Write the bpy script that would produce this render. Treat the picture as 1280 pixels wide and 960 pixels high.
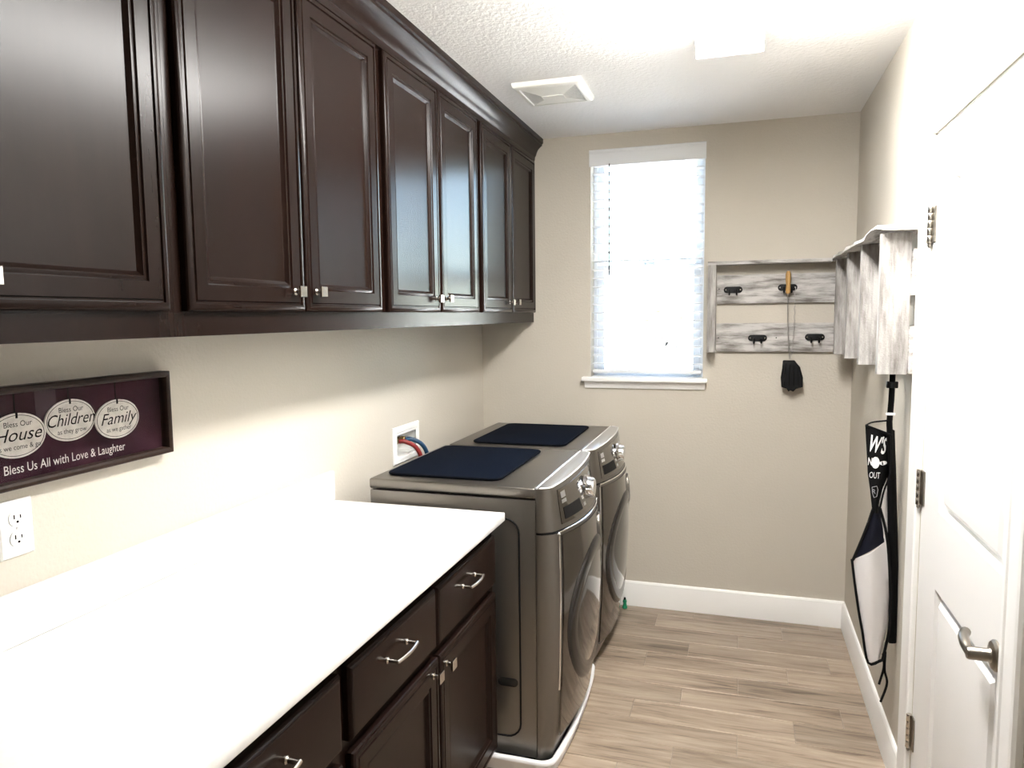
import bpy, bmesh, math, random
from mathutils import Vector, Matrix
random.seed(7)
S = bpy.context.scene
COL = S.collection
for o in list(bpy.data.objects): bpy.data.objects.remove(o)

# ------------------------------------------------------------------ camera, sky, sun, exposure
CX, CZ, YAW, PITCH, ROLL, FPX = 1.3521, 1.5432, 0.3051, -0.0934, -0.0108, 905.5
fw = Vector((-math.sin(YAW)*math.cos(PITCH), math.cos(YAW)*math.cos(PITCH), math.sin(PITCH)))
rt = Vector((math.cos(YAW), math.sin(YAW), 0)); up = rt.cross(fw)
r2 = rt*math.cos(ROLL)+up*math.sin(ROLL); u2 = -rt*math.sin(ROLL)+up*math.cos(ROLL)
cd = bpy.data.cameras.new('camera'); cam = bpy.data.objects.new('camera', cd); COL.objects.link(cam)
cd.sensor_fit = 'HORIZONTAL'; cd.sensor_width = 36; cd.lens = FPX/1280*36; cd.clip_start = .02; cd.clip_end = 300
M = Matrix((r2, u2, -fw)).transposed().to_4x4(); M.translation = (CX, 0, CZ); cam.matrix_world = M
S.camera = cam

W_ = bpy.data.worlds.new('sky'); S.world = W_; W_.use_nodes = True
nt = W_.node_tree; bgn = nt.nodes['Background']
sk = nt.nodes.new('ShaderNodeTexSky'); sk.sky_type = 'NISHITA'; sk.sun_disc = False
sk.sun_elevation = math.radians(48); sk.sun_rotation = math.radians(200); sk.air_density = 1.0; sk.dust_density = 1.5
nt.links.new(sk.outputs[0], bgn.inputs[0]); bgn.inputs[1].default_value = 0.75
sd = bpy.data.lights.new('sun', 'SUN'); sd.energy = 24; sd.angle = math.radians(.6); sd.color = (1, .96, .9)
so = bpy.data.objects.new('sun', sd); COL.objects.link(so)
so.rotation_euler = Vector((.35, .62, -.78)).to_track_quat('-Z', 'Y').to_euler()
LAMP = 15.0                                  # radiance of the ceiling fixture's lens
S.view_settings.view_transform = 'Standard'; S.view_settings.look = 'None'
S.view_settings.exposure = 2.38; S.view_settings.gamma = 1; S.view_settings.use_curve_mapping = False

D, W, H = 3.7615, 1.8635, 2.4627             # far wall, right wall, ceiling

# ------------------------------------------------------------------ materials
MATS = {}
def mat(name, col, rough=.5, metal=0, bump=None, var=None, coat=0, spec=None, sheen=0):
    """bump=(scale, strength, distance, kind); var=(scale xyz, second colour, contrast lo, hi)"""
    m = bpy.data.materials.new(name); m.use_nodes = True; n = m.node_tree.nodes; l = m.node_tree.links
    b = n['Principled BSDF']; b.inputs['Base Color'].default_value = (*col, 1)
    b.inputs['Roughness'].default_value = rough; b.inputs['Metallic'].default_value = metal
    if coat: b.inputs['Coat Weight'].default_value = coat; b.inputs['Coat Roughness'].default_value = .12
    if spec is not None: b.inputs['Specular IOR Level'].default_value = spec
    if sheen: b.inputs['Sheen Weight'].default_value = sheen
    tc = n.new('ShaderNodeTexCoord')
    if var:
        sc, c2, lo, hi = var[:4]
        mp = n.new('ShaderNodeMapping'); mp.inputs['Scale'].default_value = sc
        l.new(tc.outputs['Object'], mp.inputs[0])
        nz = n.new('ShaderNodeTexNoise'); nz.inputs['Scale'].default_value = 1; nz.inputs['Detail'].default_value = 6
        nz.inputs['Roughness'].default_value = .65
        l.new(mp.outputs[0], nz.inputs[0])
        cr = n.new('ShaderNodeValToRGB'); cr.color_ramp.elements[0].position = lo; cr.color_ramp.elements[1].position = hi
        cr.color_ramp.elements[0].color = (*c2, 1); cr.color_ramp.elements[1].color = (*col, 1)
        l.new(nz.outputs[0], cr.inputs[0]); l.new(cr.outputs[0], b.inputs['Base Color'])
        m['ramp'] = cr.name
    if bump:
        sc, st, ds, kind = bump
        if kind == 'voronoi':
            t = n.new('ShaderNodeTexVoronoi'); t.inputs['Scale'].default_value = sc; t.feature = 'SMOOTH_F1'; out = t.outputs['Distance']
        else:
            t = n.new('ShaderNodeTexNoise'); t.inputs['Scale'].default_value = sc; t.inputs['Detail'].default_value = 3; out = t.outputs[0]
        l.new(tc.outputs['Object'], t.inputs['Vector'])
        bp = n.new('ShaderNodeBump'); bp.inputs['Strength'].default_value = st; bp.inputs['Distance'].default_value = ds
        l.new(out, bp.inputs['Height']); l.new(bp.outputs[0], b.inputs['Normal'])
    MATS[name] = m; return m
mat('wall', (.545, .503, .432), .75, bump=(95, .35, .004, 'noise'))
mat('ceiling', (.87, .86, .85), .85, bump=(75, .55, .006, 'noise'))
mat('trim', (.90, .89, .865), .4)
mat('door_white', (.86, .85, .83), .38)
mat('espresso', (.0125, .0060, .0042), .25, var=((14, 14, 2.2), (.0085, .0041, .0030), .3, .7), bump=(220, .03, .001, 'noise'), spec=.13)
mat('quartz', (.90, .89, .87), .22, var=((60, 60, 60), (.86, .85, .83), .35, .6))
mat('slate', (.205, .188, .166), .34, metal=.9, bump=(500, .03, .0005, 'noise'))
mat('slate_gloss', (.125, .11, .095), .07, metal=.9, coat=.5)
mat('slate_dark', (.045, .041, .038), .16, metal=.6)
mat('porthole', (.012, .011, .011), .05, coat=1)
mat('silver', (.62, .62, .63), .28, metal=.9)
mat('chrome', (.85, .85, .86), .08, metal=1)
mat('nickel', (.62, .58, .52), .25, metal=1)
mat('nickel_dark', (.30, .27, .23), .32, metal=1)
mat('black', (.004, .004, .0045), .5, spec=.2)
mat('black_gloss', (.003, .003, .0035), .15, spec=.25)
mat('navy_mat', (.0030, .0052, .0112), .95, bump=(700, .4, .001, 'noise'), spec=.05)
mat('navy_edge', (.0012, .0018, .004), .9, spec=.1)
mat('pan_white', (.82, .82, .83), .3)
mat('pan_metal', (.28, .29, .31), .3, metal=.6)
mat('plastic_white', (.84, .84, .82), .35)
mat('vent_white', (.80, .79, .74), .45)
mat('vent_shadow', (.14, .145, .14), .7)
mat('slat_white', (.74, .75, .76), .45)
mat('vinyl', (.80, .83, .87), .4)
mat('red_hose', (.22, .02, .018), .35)
mat('blue_hose', (.012, .05, .11), .35)
mat('brass', (.38, .27, .12), .35, metal=.9)
mat('frame_wood', (.030, .016, .011), .4, var=((10, 40, 40), (.018, .009, .006), .35, .65), spec=.15)
mat('purple_print', (.060, .022, .034), .7, var=((9, 9, 9), (.024, .007, .014), .35, .7), spec=.1)
mat('purple_tag', (.040, .014, .026), .6)
mat('oval_cream', (.86, .82, .77), .55, var=((45, 45, 45), (.66, .62, .58), .3, .6))
mat('ink', (.008, .006, .007), .6, spec=.1)
mat('cream_ink', (.70, .66, .63), .6)
mat('whitewash', (.56, .54, .52), .75, var=((5, 22, 34), (.15, .135, .12), .35, .57), bump=(160, .4, .002, 'noise'))
mat('whitewash_y', (.62, .60, .575), .75, var=((22, 5, 34), (.15, .135, .12), .33, .55), bump=(160, .4, .002, 'noise'))
mat('whitewash_v', (.45, .43, .41), .75, var=((34, 34, 5), (.17, .155, .14), .32, .58), bump=(200, .5, .003, 'noise'))
mat('yellow_wood', (.50, .30, .10), .5, var=((60, 60, 8), (.36, .20, .06), .3, .7))
mat('wire', (.42, .40, .38), .35, metal=.9)
mat('apron_black', (.003, .003, .0035), .7, bump=(260, .2, .001, 'noise'), spec=.15)
mat('apron_navy', (.005, .006, .014), .6, bump=(260, .2, .001, 'noise'), spec=.2)
mat('apron_silver', (.78, .76, .76), .35, metal=.15, bump=(18, .12, .01, 'noise'))
mat('print_white', (.82, .82, .82), .6)
mat('print_grey', (.32, .32, .34), .6)
mat('green_plastic', (.01, .22, .10), .4)
mat('grout', (.30, .25, .20), .85)
mat('stucco', (.75, .71, .66), .9)
mat('concrete', (.62, .60, .57), .9, var=((1, 1, 1), (.52, .50, .47), .3, .7))
mat('car_white', (.85, .85, .86), .2, coat=.6)
mat('tyre', (.02, .02, .02), .8)
mat('car_glass', (.03, .04, .05), .06)
mat('shrub_yellow', (.62, .46, .05), .8, var=((6, 6, 6), (.30, .30, .04), .35, .65))
mat('bark', (.10, .06, .04), .9)

# wood-look tile: grain along x, colour differs from tile to tile
m = bpy.data.materials.new('wood_tile'); m.use_nodes = True; MATS['wood_tile'] = m
n = m.node_tree.nodes; l = m.node_tree.links; b = n['Principled BSDF']; b.inputs['Roughness'].default_value = .38
tc = n.new('ShaderNodeTexCoord'); oi = n.new('ShaderNodeObjectInfo')
off = n.new('ShaderNodeVectorMath'); off.operation = 'SCALE'; off.inputs['Scale'].default_value = 37
cx = n.new('ShaderNodeCombineXYZ')
for k in range(3): l.new(oi.outputs['Random'], cx.inputs[k])
l.new(cx.outputs[0], off.inputs[0])
ad = n.new('ShaderNodeVectorMath'); ad.operation = 'ADD'; l.new(tc.outputs['Object'], ad.inputs[0]); l.new(off.outputs[0], ad.inputs[1])
def noise(scale, detail, dist):
    mp = n.new('ShaderNodeMapping'); mp.inputs['Scale'].default_value = scale; l.new(ad.outputs[0], mp.inputs[0])
    z = n.new('ShaderNodeTexNoise'); z.inputs['Scale'].default_value = 1; z.inputs['Detail'].default_value = detail
    z.inputs['Roughness'].default_value = .65; z.inputs['Distortion'].default_value = dist
    l.new(mp.outputs[0], z.inputs[0]); return z
g1 = noise((3.0, 42, 1), 7, .6); g2 = noise((1.6, 9, 1), 4, .3)
mx = n.new('ShaderNodeMath'); mx.operation = 'MULTIPLY_ADD'; l.new(g1.outputs[0], mx.inputs[0]); mx.inputs[1].default_value = .62
ms = n.new('ShaderNodeMath'); ms.operation = 'MULTIPLY'; l.new(g2.outputs[0], ms.inputs[0]); ms.inputs[1].default_value = .38
l.new(ms.outputs[0], mx.inputs[2])
cr = n.new('ShaderNodeValToRGB'); e = cr.color_ramp.elements
e[0].position = .35; e[0].color = (.10, .07, .05, 1); e[1].position = .65; e[1].color = (.43, .35, .27, 1)
k = cr.color_ramp.elements.new(.47); k.color = (.285, .22, .163, 1)
l.new(mx.outputs[0], cr.inputs[0])
hs = n.new('ShaderNodeHueSaturation'); mr = n.new('ShaderNodeMapRange'); mr.inputs[3].default_value = .86; mr.inputs[4].default_value = 1.14
l.new(oi.outputs['Random'], mr.inputs[0]); l.new(mr.outputs[0], hs.inputs['Value']); l.new(cr.outputs[0], hs.inputs['Color'])
l.new(hs.outputs[0], b.inputs['Base Color'])

def pane_mat(name, tint, gloss_rough, ior=1.4):
    m = bpy.data.materials.new(name); m.use_nodes = True; n = m.node_tree.nodes; l = m.node_tree.links
    n.remove(n['Principled BSDF'])
    t = n.new('ShaderNodeBsdfTransparent'); t.inputs[0].default_value = (*tint, 1)
    g = n.new('ShaderNodeBsdfGlossy'); g.inputs['Roughness'].default_value = gloss_rough
    f = n.new('ShaderNodeFresnel'); f.inputs[0].default_value = ior
    mx = n.new('ShaderNodeMixShader'); l.new(f.outputs[0], mx.inputs[0]); l.new(t.outputs[0], mx.inputs[1]); l.new(g.outputs[0], mx.inputs[2])
    l.new(mx.outputs[0], n['Material Output'].inputs[0]); MATS[name] = m
pane_mat('glass', (.96, .98, .97), .0)
pane_mat('picture_glass', (.98, .98, .98), .02, 1.14)
pane_mat('mesh_net', (.25, .25, .25), .5)
m = bpy.data.materials.new('lens'); m.use_nodes = True; b = m.node_tree.nodes['Principled BSDF']; MATS['lens'] = m
b.inputs['Base Color'].default_value = (.9, .9, .88, 1); b.inputs['Emission Color'].default_value = (1, .982, .95, 1); b.inputs['Emission Strength'].default_value = LAMP

# ------------------------------------------------------------------ mesh helpers
def new(): return bmesh.new()
def box(bm, x0, x1, y0, y1, z0, z1, bev=0, seg=2):
    v = [bm.verts.new(c) for c in ((x0,y0,z0),(x1,y0,z0),(x1,y1,z0),(x0,y1,z0),(x0,y0,z1),(x1,y0,z1),(x1,y1,z1),(x0,y1,z1))]
    f = [bm.faces.new([v[i] for i in q]) for q in ((3,2,1,0),(4,5,6,7),(0,1,5,4),(1,2,6,5),(2,3,7,6),(3,0,4,7))]
    if bev:
        ed = list({e for q in f for e in q.edges})
        bmesh.ops.bevel(bm, geom=ed, offset=bev, segments=seg, affect='EDGES', profile=.5)
    return bm
def frame_of(axis):
    """unit vectors (u, v, n) of a face whose outward normal is axis"""
    return {'+x': (Vector((0,1,0)), Vector((0,0,1)), Vector((1,0,0))), '-x': (Vector((0,-1,0)), Vector((0,0,1)), Vector((-1,0,0))),
            '-y': (Vector((1,0,0)), Vector((0,0,1)), Vector((0,-1,0))), '+y': (Vector((-1,0,0)), Vector((0,0,1)), Vector((0,1,0))),
            '-z': (Vector((1,0,0)), Vector((0,-1,0)), Vector((0,0,-1))), '+z': (Vector((1,0,0)), Vector((0,1,0)), Vector((0,0,1)))}[axis]
def rings(bm, axis, o, u0, u1, v0, v1, prof, cap=True, back=True):
    """concentric rectangles: prof = [(inset, height)], on the plane through o with normal axis"""
    U, V, N = frame_of(axis); o = Vector(o); prev = None; first = None
    for ins, h in prof:
        r = [bm.verts.new(o+U*a+V*b_+N*h) for a, b_ in ((u0+ins,v0+ins),(u1-ins,v0+ins),(u1-ins,v1-ins),(u0+ins,v1-ins))]
        if prev:
            for i in range(4): bm.faces.new((prev[i], prev[(i+1)%4], r[(i+1)%4], r[i]))
        else: first = r
        prev = r
    if cap: bm.faces.new(prev)
    if back: bm.faces.new(first[::-1])
    return bm
def lathe(bm, axis, o, prof, seg=20, a0=0):
    """prof = [(radius, height)] around axis through o"""
    U, V, N = frame_of(axis); o = Vector(o); prev = None
    for r, h in prof:
        c = [bm.verts.new(o+N*h+(U*math.cos(a0+t*2*math.pi/seg)+V*math.sin(a0+t*2*math.pi/seg))*r) for t in range(seg)]
        if prev:
            for i in range(seg): bm.faces.new((prev[i], prev[(i+1)%seg], c[(i+1)%seg], c[i]))
        else: bm.faces.new(c[::-1])
        prev = c
    bm.faces.new(prev); return bm
def tube(bm, pts, r, seg=8, cap=True):
    pts = [Vector(q) for q in pts]; prev = None; ref = None
    for i, q in enumerate(pts):
        d = (pts[min(i+1, len(pts)-1)]-pts[max(i-1, 0)]).normalized()
        if ref is None: ref = d.orthogonal().normalized()
        ref = (ref-d*ref.dot(d)).normalized(); w = d.cross(ref)
        rr = r[i] if isinstance(r, (list, tuple)) else r
        c = [bm.verts.new(q+(ref*math.cos(t*2*math.pi/seg)+w*math.sin(t*2*math.pi/seg))*rr) for t in range(seg)]
        if prev:
            for k in range(seg): bm.faces.new((prev[k], prev[(k+1)%seg], c[(k+1)%seg], c[k]))
        elif cap: bm.faces.new(c[::-1])
        prev = c
    if cap: bm.faces.new(prev)
    return bm
def spline(pts, n=8):
    pts = [Vector(q) for q in pts]; out = []
    P = [pts[0]*2-pts[1]]+pts+[pts[-1]*2-pts[-2]]
    for i in range(1, len(P)-2):
        for k in range(n):
            t = k/n; a, b_, c, d = P[i-1:i+3]
            out.append(.5*((2*b_)+(c-a)*t+(2*a-5*b_+4*c-d)*t*t+(3*b_-a-3*c+d)*t**3))
    out.append(pts[-1]); return out
def prism(bm, poly, axis, o, h0, h1, bev=0):
    """extrude a 2-D polygon (u, v) along axis from h0 to h1"""
    U, V, N = frame_of(axis); o = Vector(o)
    a = [bm.verts.new(o+U*p_[0]+V*p_[1]+N*h0) for p_ in poly]; c = [bm.verts.new(o+U*p_[0]+V*p_[1]+N*h1) for p_ in poly]
    k = len(poly); f = [bm.faces.new(a[::-1]), bm.faces.new(c)]
    for i in range(k): f.append(bm.faces.new((a[i], a[(i+1)%k], c[(i+1)%k], c[i])))
    if bev: bmesh.ops.bevel(bm, geom=list(f[1].edges), offset=bev, segments=2, affect='EDGES', profile=.5)
    return bm
def rrect(u0, u1, v0, v1, r, k=5):
    out = []
    for cu, cv, a in ((u1-r, v0+r, -90), (u1-r, v1-r, 0), (u0+r, v1-r, 90), (u0+r, v0+r, 180)):
        for i in range(k+1): t = math.radians(a+90*i/k); out.append((cu+r*math.cos(t), cv+r*math.sin(t)))
    return out
def ellipse(cu, cv, a, b_, k=40): return [(cu+a*math.cos(2*math.pi*i/k), cv+b_*math.sin(2*math.pi*i/k)) for i in range(k)]

WORLD = {}
def link(name, me, c, parent):
    o = bpy.data.objects.new(name, me); COL.objects.link(o); WORLD[o] = c.copy()
    if parent: o.parent = parent; o.location = c-WORLD[parent]
    else: o.location = c
    return o
def obj(name, bm, material, parent=None, smooth=35, label=None):
    if not isinstance(bm, bpy.types.Mesh):
        bmesh.ops.recalc_face_normals(bm, faces=bm.faces)
        me = bpy.data.meshes.new(name); bm.to_mesh(me); bm.free()
    else: me = bm
    xs = [v.co for v in me.vertices]
    c = Vector([(min(v[i] for v in xs)+max(v[i] for v in xs))/2 for i in range(3)])
    me.transform(Matrix.Translation(-c))
    me.materials.clear(); me.materials.append(MATS[material])
    if smooth: me.shade_smooth(); me.set_sharp_from_angle(angle=math.radians(smooth))
    o = link(name, me, c, parent)
    if label: o['label'] = label
    return o
def tag(o, label, cat, group=None):
    o['label'] = label; o['category'] = cat
    if group: o['group'] = group
    return o
def thing(name, loc, label, cat, group=None):
    o = bpy.data.objects.new(name, None); COL.objects.link(o); o.empty_display_size = .1
    o.location = loc; WORLD[o] = Vector(loc); return tag(o, label, cat, group)
def copy_tree(o, shift, parent=None):
    c = o.copy(); COL.objects.link(c); c.parent = parent; WORLD[c] = WORLD[o]+Vector(shift)
    if not parent: c.location = o.location+Vector(shift)
    for ch in o.children: copy_tree(ch, shift, c)
    return c
def struct(name, bm, material, parent=None, smooth=0):
    o = obj(name, bm, material, parent, smooth)
    if not parent: o['kind'] = 'structure'
    return o
def text_mesh(s, size, shear=0, align='CENTER', spacing=1.0, bold=0):
    cu = bpy.data.curves.new('lettering', 'FONT'); cu.body = s; cu.size = size; cu.shear = shear; cu.align_x = align; cu.align_y = 'CENTER'
    cu.space_character = spacing; cu.offset = bold; cu.resolution_u = 3
    o = bpy.data.objects.new('lettering', cu); COL.objects.link(o)
    me = bpy.data.meshes.new_from_object(o.evaluated_get(bpy.context.evaluated_depsgraph_get()))
    bpy.data.objects.remove(o); bpy.data.curves.remove(cu); return me
def lettering(s, size, axis, o, material, parent, shear=0, scale=(1, 1), rot=0, bold=0, surf=None, align='CENTER'):
    me = text_mesh(s, size, shear, align, bold=bold); U, V, N = frame_of(axis); o = Vector(o)
    for v in me.vertices:
        a, b_ = v.co.x*scale[0], v.co.y*scale[1]
        a, b_ = a*math.cos(rot)-b_*math.sin(rot), a*math.sin(rot)+b_*math.cos(rot)
        q = o+U*a+V*b_
        if surf: q = surf(q)
        v.co = q
    return obj('lettering', me, material, parent, 0)

# ------------------------------------------------------------------ room shell
T = .15
def slab_with_hole(axis, lo, hi, a0, a1, z0, z1, hole):
    """wall slab lo..hi along axis ('x' or 'y'), spanning a0..a1 and z0..z1, with one rectangular opening"""
    bm = new(); h0, h1, hz0, hz1 = hole
    for (p0, p1, q0, q1) in ((a0, h0, z0, z1), (h1, a1, z0, z1), (h0, h1, z0, hz0), (h0, h1, hz1, z1)):
        if p1-p0 < 1e-5 or q1-q0 < 1e-5: continue
        if axis == 'x': box(bm, lo, hi, p0, p1, q0, q1)
        else: box(bm, p0, p1, lo, hi, q0, q1)
    bmesh.ops.remove_doubles(bm, verts=bm.verts, dist=1e-5)
    return bm
YB = -2.6
floor = struct('floor', box(new(), -T, W+T, YB-T, D+T, -.12, -.0025), 'grout')
struct('ceiling', box(new(), -T, W+T, YB-T, D+T, H, H+.12), 'ceiling')
WX0, WX1, WZ0, WZ1 = .604, 1.176, 1.20, 2.386
struct('wall_far', slab_with_hole('y', D, D+T, -T, W+T, -.02, H, (WX0, WX1, WZ0, WZ1)), 'wall')
BY0, BY1, BZ0, BZ1 = 2.682, 2.876, .962, 1.058           # opening of the laundry valve box
struct('wall_left', slab_with_hole('x', -T, 0, YB, D, -.02, H, (BY0, BY1, BZ0, BZ1)), 'wall')
DY0, DY1, DZ1 = 1.600, 2.326, 2.034                      # door opening
struct('wall_right', slab_with_hole('x', W, W+T, YB, D, -.02, H, (DY0, DY1, -.02, DZ1)), 'wall')
struct('wall_back', box(new(), -T, W+T, YB-T, YB, -.02, H), 'wall')

# wood-look floor tiles, 6 x 24 inch in a one-third offset, each its own piece
PW, PL, GAP = .1445, .598, .0022
cache = {}
row = 0
y = 2.955-PW*27
starts = {0: 1.15, 1: 1.368, 2: 1.57}
r0 = 2.81
i = math.floor((YB-r0)/PW)
while r0+i*PW < D:
    ya, yb = max(r0+i*PW, YB), min(r0+(i+1)*PW, D)
    s = starts[i % 3]; xa = s-PL*4
    while xa < W:
        x0, x1 = max(xa, .50), min(xa+PL, W)
        if x1-x0 > .02 and yb-ya > .02:
            w, d = round(x1-x0-GAP, 4), round(yb-ya-GAP, 4)
            if (w, d) not in cache:
                bm = box(new(), -w/2, w/2, -d/2, d/2, -.008, 0, .0012, 1)
                me = bpy.data.meshes.new('floor_tile'); bm.to_mesh(me); bm.free(); me.materials.append(MATS['wood_tile']); cache[(w, d)] = me
            link('floor_tile', cache[(w, d)], Vector(((x0+x1)/2, (ya+yb)/2, 0)), floor)
        xa += PL
    i += 1

bb = [(0, 0), (.014, 0), (.014, .108), (.011, .116), (.0105, .124), (.006, .132), (0, .134)]
bm = new()
for x0, x1 in ((0, W),):
    pts = [(D-a, b_) for a, b_ in bb]
    A = [bm.verts.new((x0, q[0], q[1])) for q in pts]; B = [bm.verts.new((x1, q[0], q[1])) for q in pts]
    bm.faces.new(A); bm.faces.new(B[::-1])
    for k in range(len(pts)): bm.faces.new((A[k], A[(k+1) % len(pts)], B[(k+1) % len(pts)], B[k]))
struct('baseboard_far', bm, 'trim', smooth=25)
def base_right(name, y0, y1):
    bm = new(); pts = [(W-a, b_) for a, b_ in bb]
    A = [bm.verts.new((q[0], y0, q[1])) for q in pts]; B = [bm.verts.new((q[0], y1, q[1])) for q in pts]
    bm.faces.new(A); bm.faces.new(B[::-1])
    for k in range(len(pts)): bm.faces.new((A[k], A[(k+1) % len(pts)], B[(k+1) % len(pts)], B[k]))
    return struct(name, bm, 'trim', smooth=25)
base_right('baseboard_right', 2.417, D-.0145)
base_right('baseboard_right_near', YB, 1.482)

# door casing (hinge side, latch side, head) as mitred profile strips
cp = [(0, 0), (0, .011), (.006, .015), (.016, .015), (.020, .012), (.030, .012), (.062, .018), (.076, .020), (.082, .018), (.086, .012), (.086, 0)]
def casing():
    bm = new(); secs = []
    wn = 1.3                                   # latch-side strip is a little wider
    def sec(p_, dy, dz): return [bm.verts.new((W-h, p_[0]+dy*a, p_[1]+dz*a)) for a, h in cp]
    secs = [sec((DY1+.004, 0), 1, 0), sec((DY1+.004, DZ1+.003), 1, 1), sec((DY0-.002, DZ1+.003), -wn, 1), sec((DY0-.002, 0), -wn, 0)]
    for a, b_ in zip(secs, secs[1:]):
        for k in range(len(cp)): bm.faces.new((a[k], a[(k+1) % len(cp)], b_[(k+1) % len(cp)], b_[k]))
    bm.faces.new(secs[0]); bm.faces.new(secs[-1][::-1]); return bm
struct('trim_1', casing(), 'trim', smooth=20)
bm = new()                                    # jamb lining
box(bm, W+.001, W+T, DY0, DY0+.0035, 0, DZ1); box(bm, W+.001, W+T, DY1-.0035, DY1, 0, DZ1); box(bm, W+.001, W+T, DY0+.0035, DY1-.0035, DZ1-.0035, DZ1)
box(bm, W+.038, W+.052, DY0+.0035, DY0+.014, 0, DZ1-.0035); box(bm, W+.038, W+.052, DY1-.014, DY1-.0035, 0, DZ1-.0035)
struct('trim_2', bm, 'trim')

# the door itself: slab with two moulded panels, three hinges, a lever
def door_slab():
    bm = new(); y0, y1, z0, z1 = DY0+.006, DY1-.006, .012, DZ1-.006; X = W+.001
    pans = [(1.650, 2.140, .22, .800), (1.650, 2.140, 1.012, 1.890)]
    cuts_y = sorted({y0, y1, 1.650, 2.140}); cuts_z = sorted({z0, z1, .22, .800, 1.012, 1.890})
    V = {}
    def vv(y, z): return V.setdefault((y, z), bm.verts.new((X, y, z)))
    for a, b_ in zip(cuts_y, cuts_y[1:]):
        for c, d in zip(cuts_z, cuts_z[1:]):
            if any(abs(a-p_[0]) < 1e-6 and abs(c-p_[2]) < 1e-6 for p_ in pans):
                prev = [vv(a, c), vv(b_, c), vv(b_, d), vv(a, d)]
                for ins, dx in ((.003, .006), (.008, .0135), (.016, .0140), (.018, .0138), (.036, .0015), (.041, .0010)):
                    r = [bm.verts.new((X+dx, yy, zz)) for yy, zz in ((a+ins, c+ins), (b_-ins, c+ins), (b_-ins, d-ins), (a+ins, d-ins))]
                    for k in range(4): bm.faces.new((prev[k], prev[(k+1) % 4], r[(k+1) % 4], r[k]))
                    prev = r
                bm.faces.new(prev)
            else: bm.faces.new((vv(a, c), vv(b_, c), vv(b_, d), vv(a, d)))
    bk = [bm.verts.new((X+.035, y, z)) for y, z in ((y0, z0), (y1, z0), (y1, z1), (y0, z1))]; bm.faces.new(bk)
    for (pa, pb, ka, kb) in (((y0, z0), (y1, z0), 0, 1), ((y1, z0), (y1, z1), 1, 2), ((y1, z1), (y0, z1), 2, 3), ((y0, z1), (y0, z0), 3, 0)):
        if pa[1] == pb[1]: line = [vv(y, pa[1]) for y in cuts_y]
        else: line = [vv(pa[0], z) for z in cuts_z]
        if (line[0].co-Vector((X, *pa))).length > 1e-6: line = line[::-1]
        bm.faces.new(line+[bk[kb], bk[ka]])
    return bm
door = struct('door_1', door_slab(), 'door_white', smooth=20)
for zc in (1.786, 1.038, .295):
    h = obj('hinge', box(new(), W-.0035, W+.0005, DY1-.036, DY1-.009, zc-.05, zc+.05, .001, 1), 'nickel_dark', door, label='brushed nickel door hinge')
    for k in range(5):
        z0 = zc-.052+k*.0208
        obj('knuckle', lathe(new(), '+z', (W-.0085, DY1-.005, z0), [(.0074, 0), (.0078, .001), (.0078, .0192), (.0074, .0202)], 12), 'nickel', h)
    obj('pin_tip', lathe(new(), '+z', (W-.0085, DY1-.005, zc-.064), [(.002, 0), (.005, .004), (.005, .012)], 10), 'nickel_dark', h)
LY, LZ = 1.650, .842
lv = obj('lever_handle', lathe(new(), '-x', (W, LY, LZ), [(.032, 0), (.032, .004), (.028, .009), (.016, .012), (.0135, .016), (.0135, .050), (.0115, .054)], 24), 'nickel_dark', door, label='brushed nickel lever handle')
obj('grip', tube(new(), spline([(W-.044, LY-.008, LZ), (W-.047, LY+.012, LZ+.001), (W-.048, LY+.035, LZ+.006), (W-.044, LY+.062, LZ+.010), (W-.034, LY+.084, LZ+.011)], 6), .0105, 12), 'nickel_dark', lv)

# ------------------------------------------------------------------ window, blind, outdoors
YW = D+.085
bm = new()
fr = .020
for (x0, x1, z0, z1) in ((WX0, WX0+fr, WZ0, WZ1), (WX1-fr, WX1, WZ0, WZ1), (WX0+fr, WX1-fr, WZ0, WZ0+fr), (WX0+fr, WX1-fr, WZ1-fr, WZ1)):
    box(bm, x0, x1, YW, YW+.06, z0, z1, .003, 1)
win = struct('window_1', bm, 'vinyl', smooth=30)
def sash(x0, x1, z0, z1, y, w):
    bm = new()
    for (a, b_, c, d) in ((x0, x0+w, z0, z1), (x1-w, x1, z0, z1), (x0+w, x1-w, z0, z0+w), (x0+w, x1-w, z1-w, z1)): box(bm, a, b_, y, y+.026, c, d, .003, 1)
    s = obj('sash', bm, 'vinyl', win)
    obj('pane', box(new(), x0+w-.004, x1-w+.004, y+.011, y+.015, z0+w-.004, z1-w+.004), 'glass', s, 0)
    return s
a, b_ = WX0+fr, WX1-fr
lower = sash(a, b_, WZ0+fr, 1.805, YW+.004, .036)
sash(a, b_, 1.757, WZ1-fr, YW+.032, .030)
lt = obj('latch', box(new(), .865, .925, YW-.004, YW+.016, 1.8055, 1.818, .003, 1), 'vinyl', lower)
obj('cam', box(new(), .880, .910, YW-.010, YW+.002, 1.8185, 1.827, .002, 1), 'nickel', lt)
bm = new(); box(bm, WX0-.041, WX1+.023, D-.046, D-.0005, 1.200, 1.222, .004, 2); box(bm, WX0+.0005, WX1-.0005, D-.0005, YW, 1.2005, 1.222)
sill = struct('trim_3', bm, 'trim', smooth=30)
ap = [(0, 0), (.010, 0), (.014, .006), (.016, .018), (.024, .028), (.026, .037), (0, .037)]
bm = new(); A = [bm.verts.new((WX0-.030, D-q[0], 1.163+q[1])) for q in ap]; B = [bm.verts.new((WX1+.013, D-q[0], 1.163+q[1])) for q in ap]
bm.faces.new(A); bm.faces.new(B[::-1])
for k in range(len(ap)): bm.faces.new((A[k], A[(k+1) % len(ap)], B[(k+1) % len(ap)], B[k]))
struct('trim_4', bm, 'trim', smooth=30)

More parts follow.
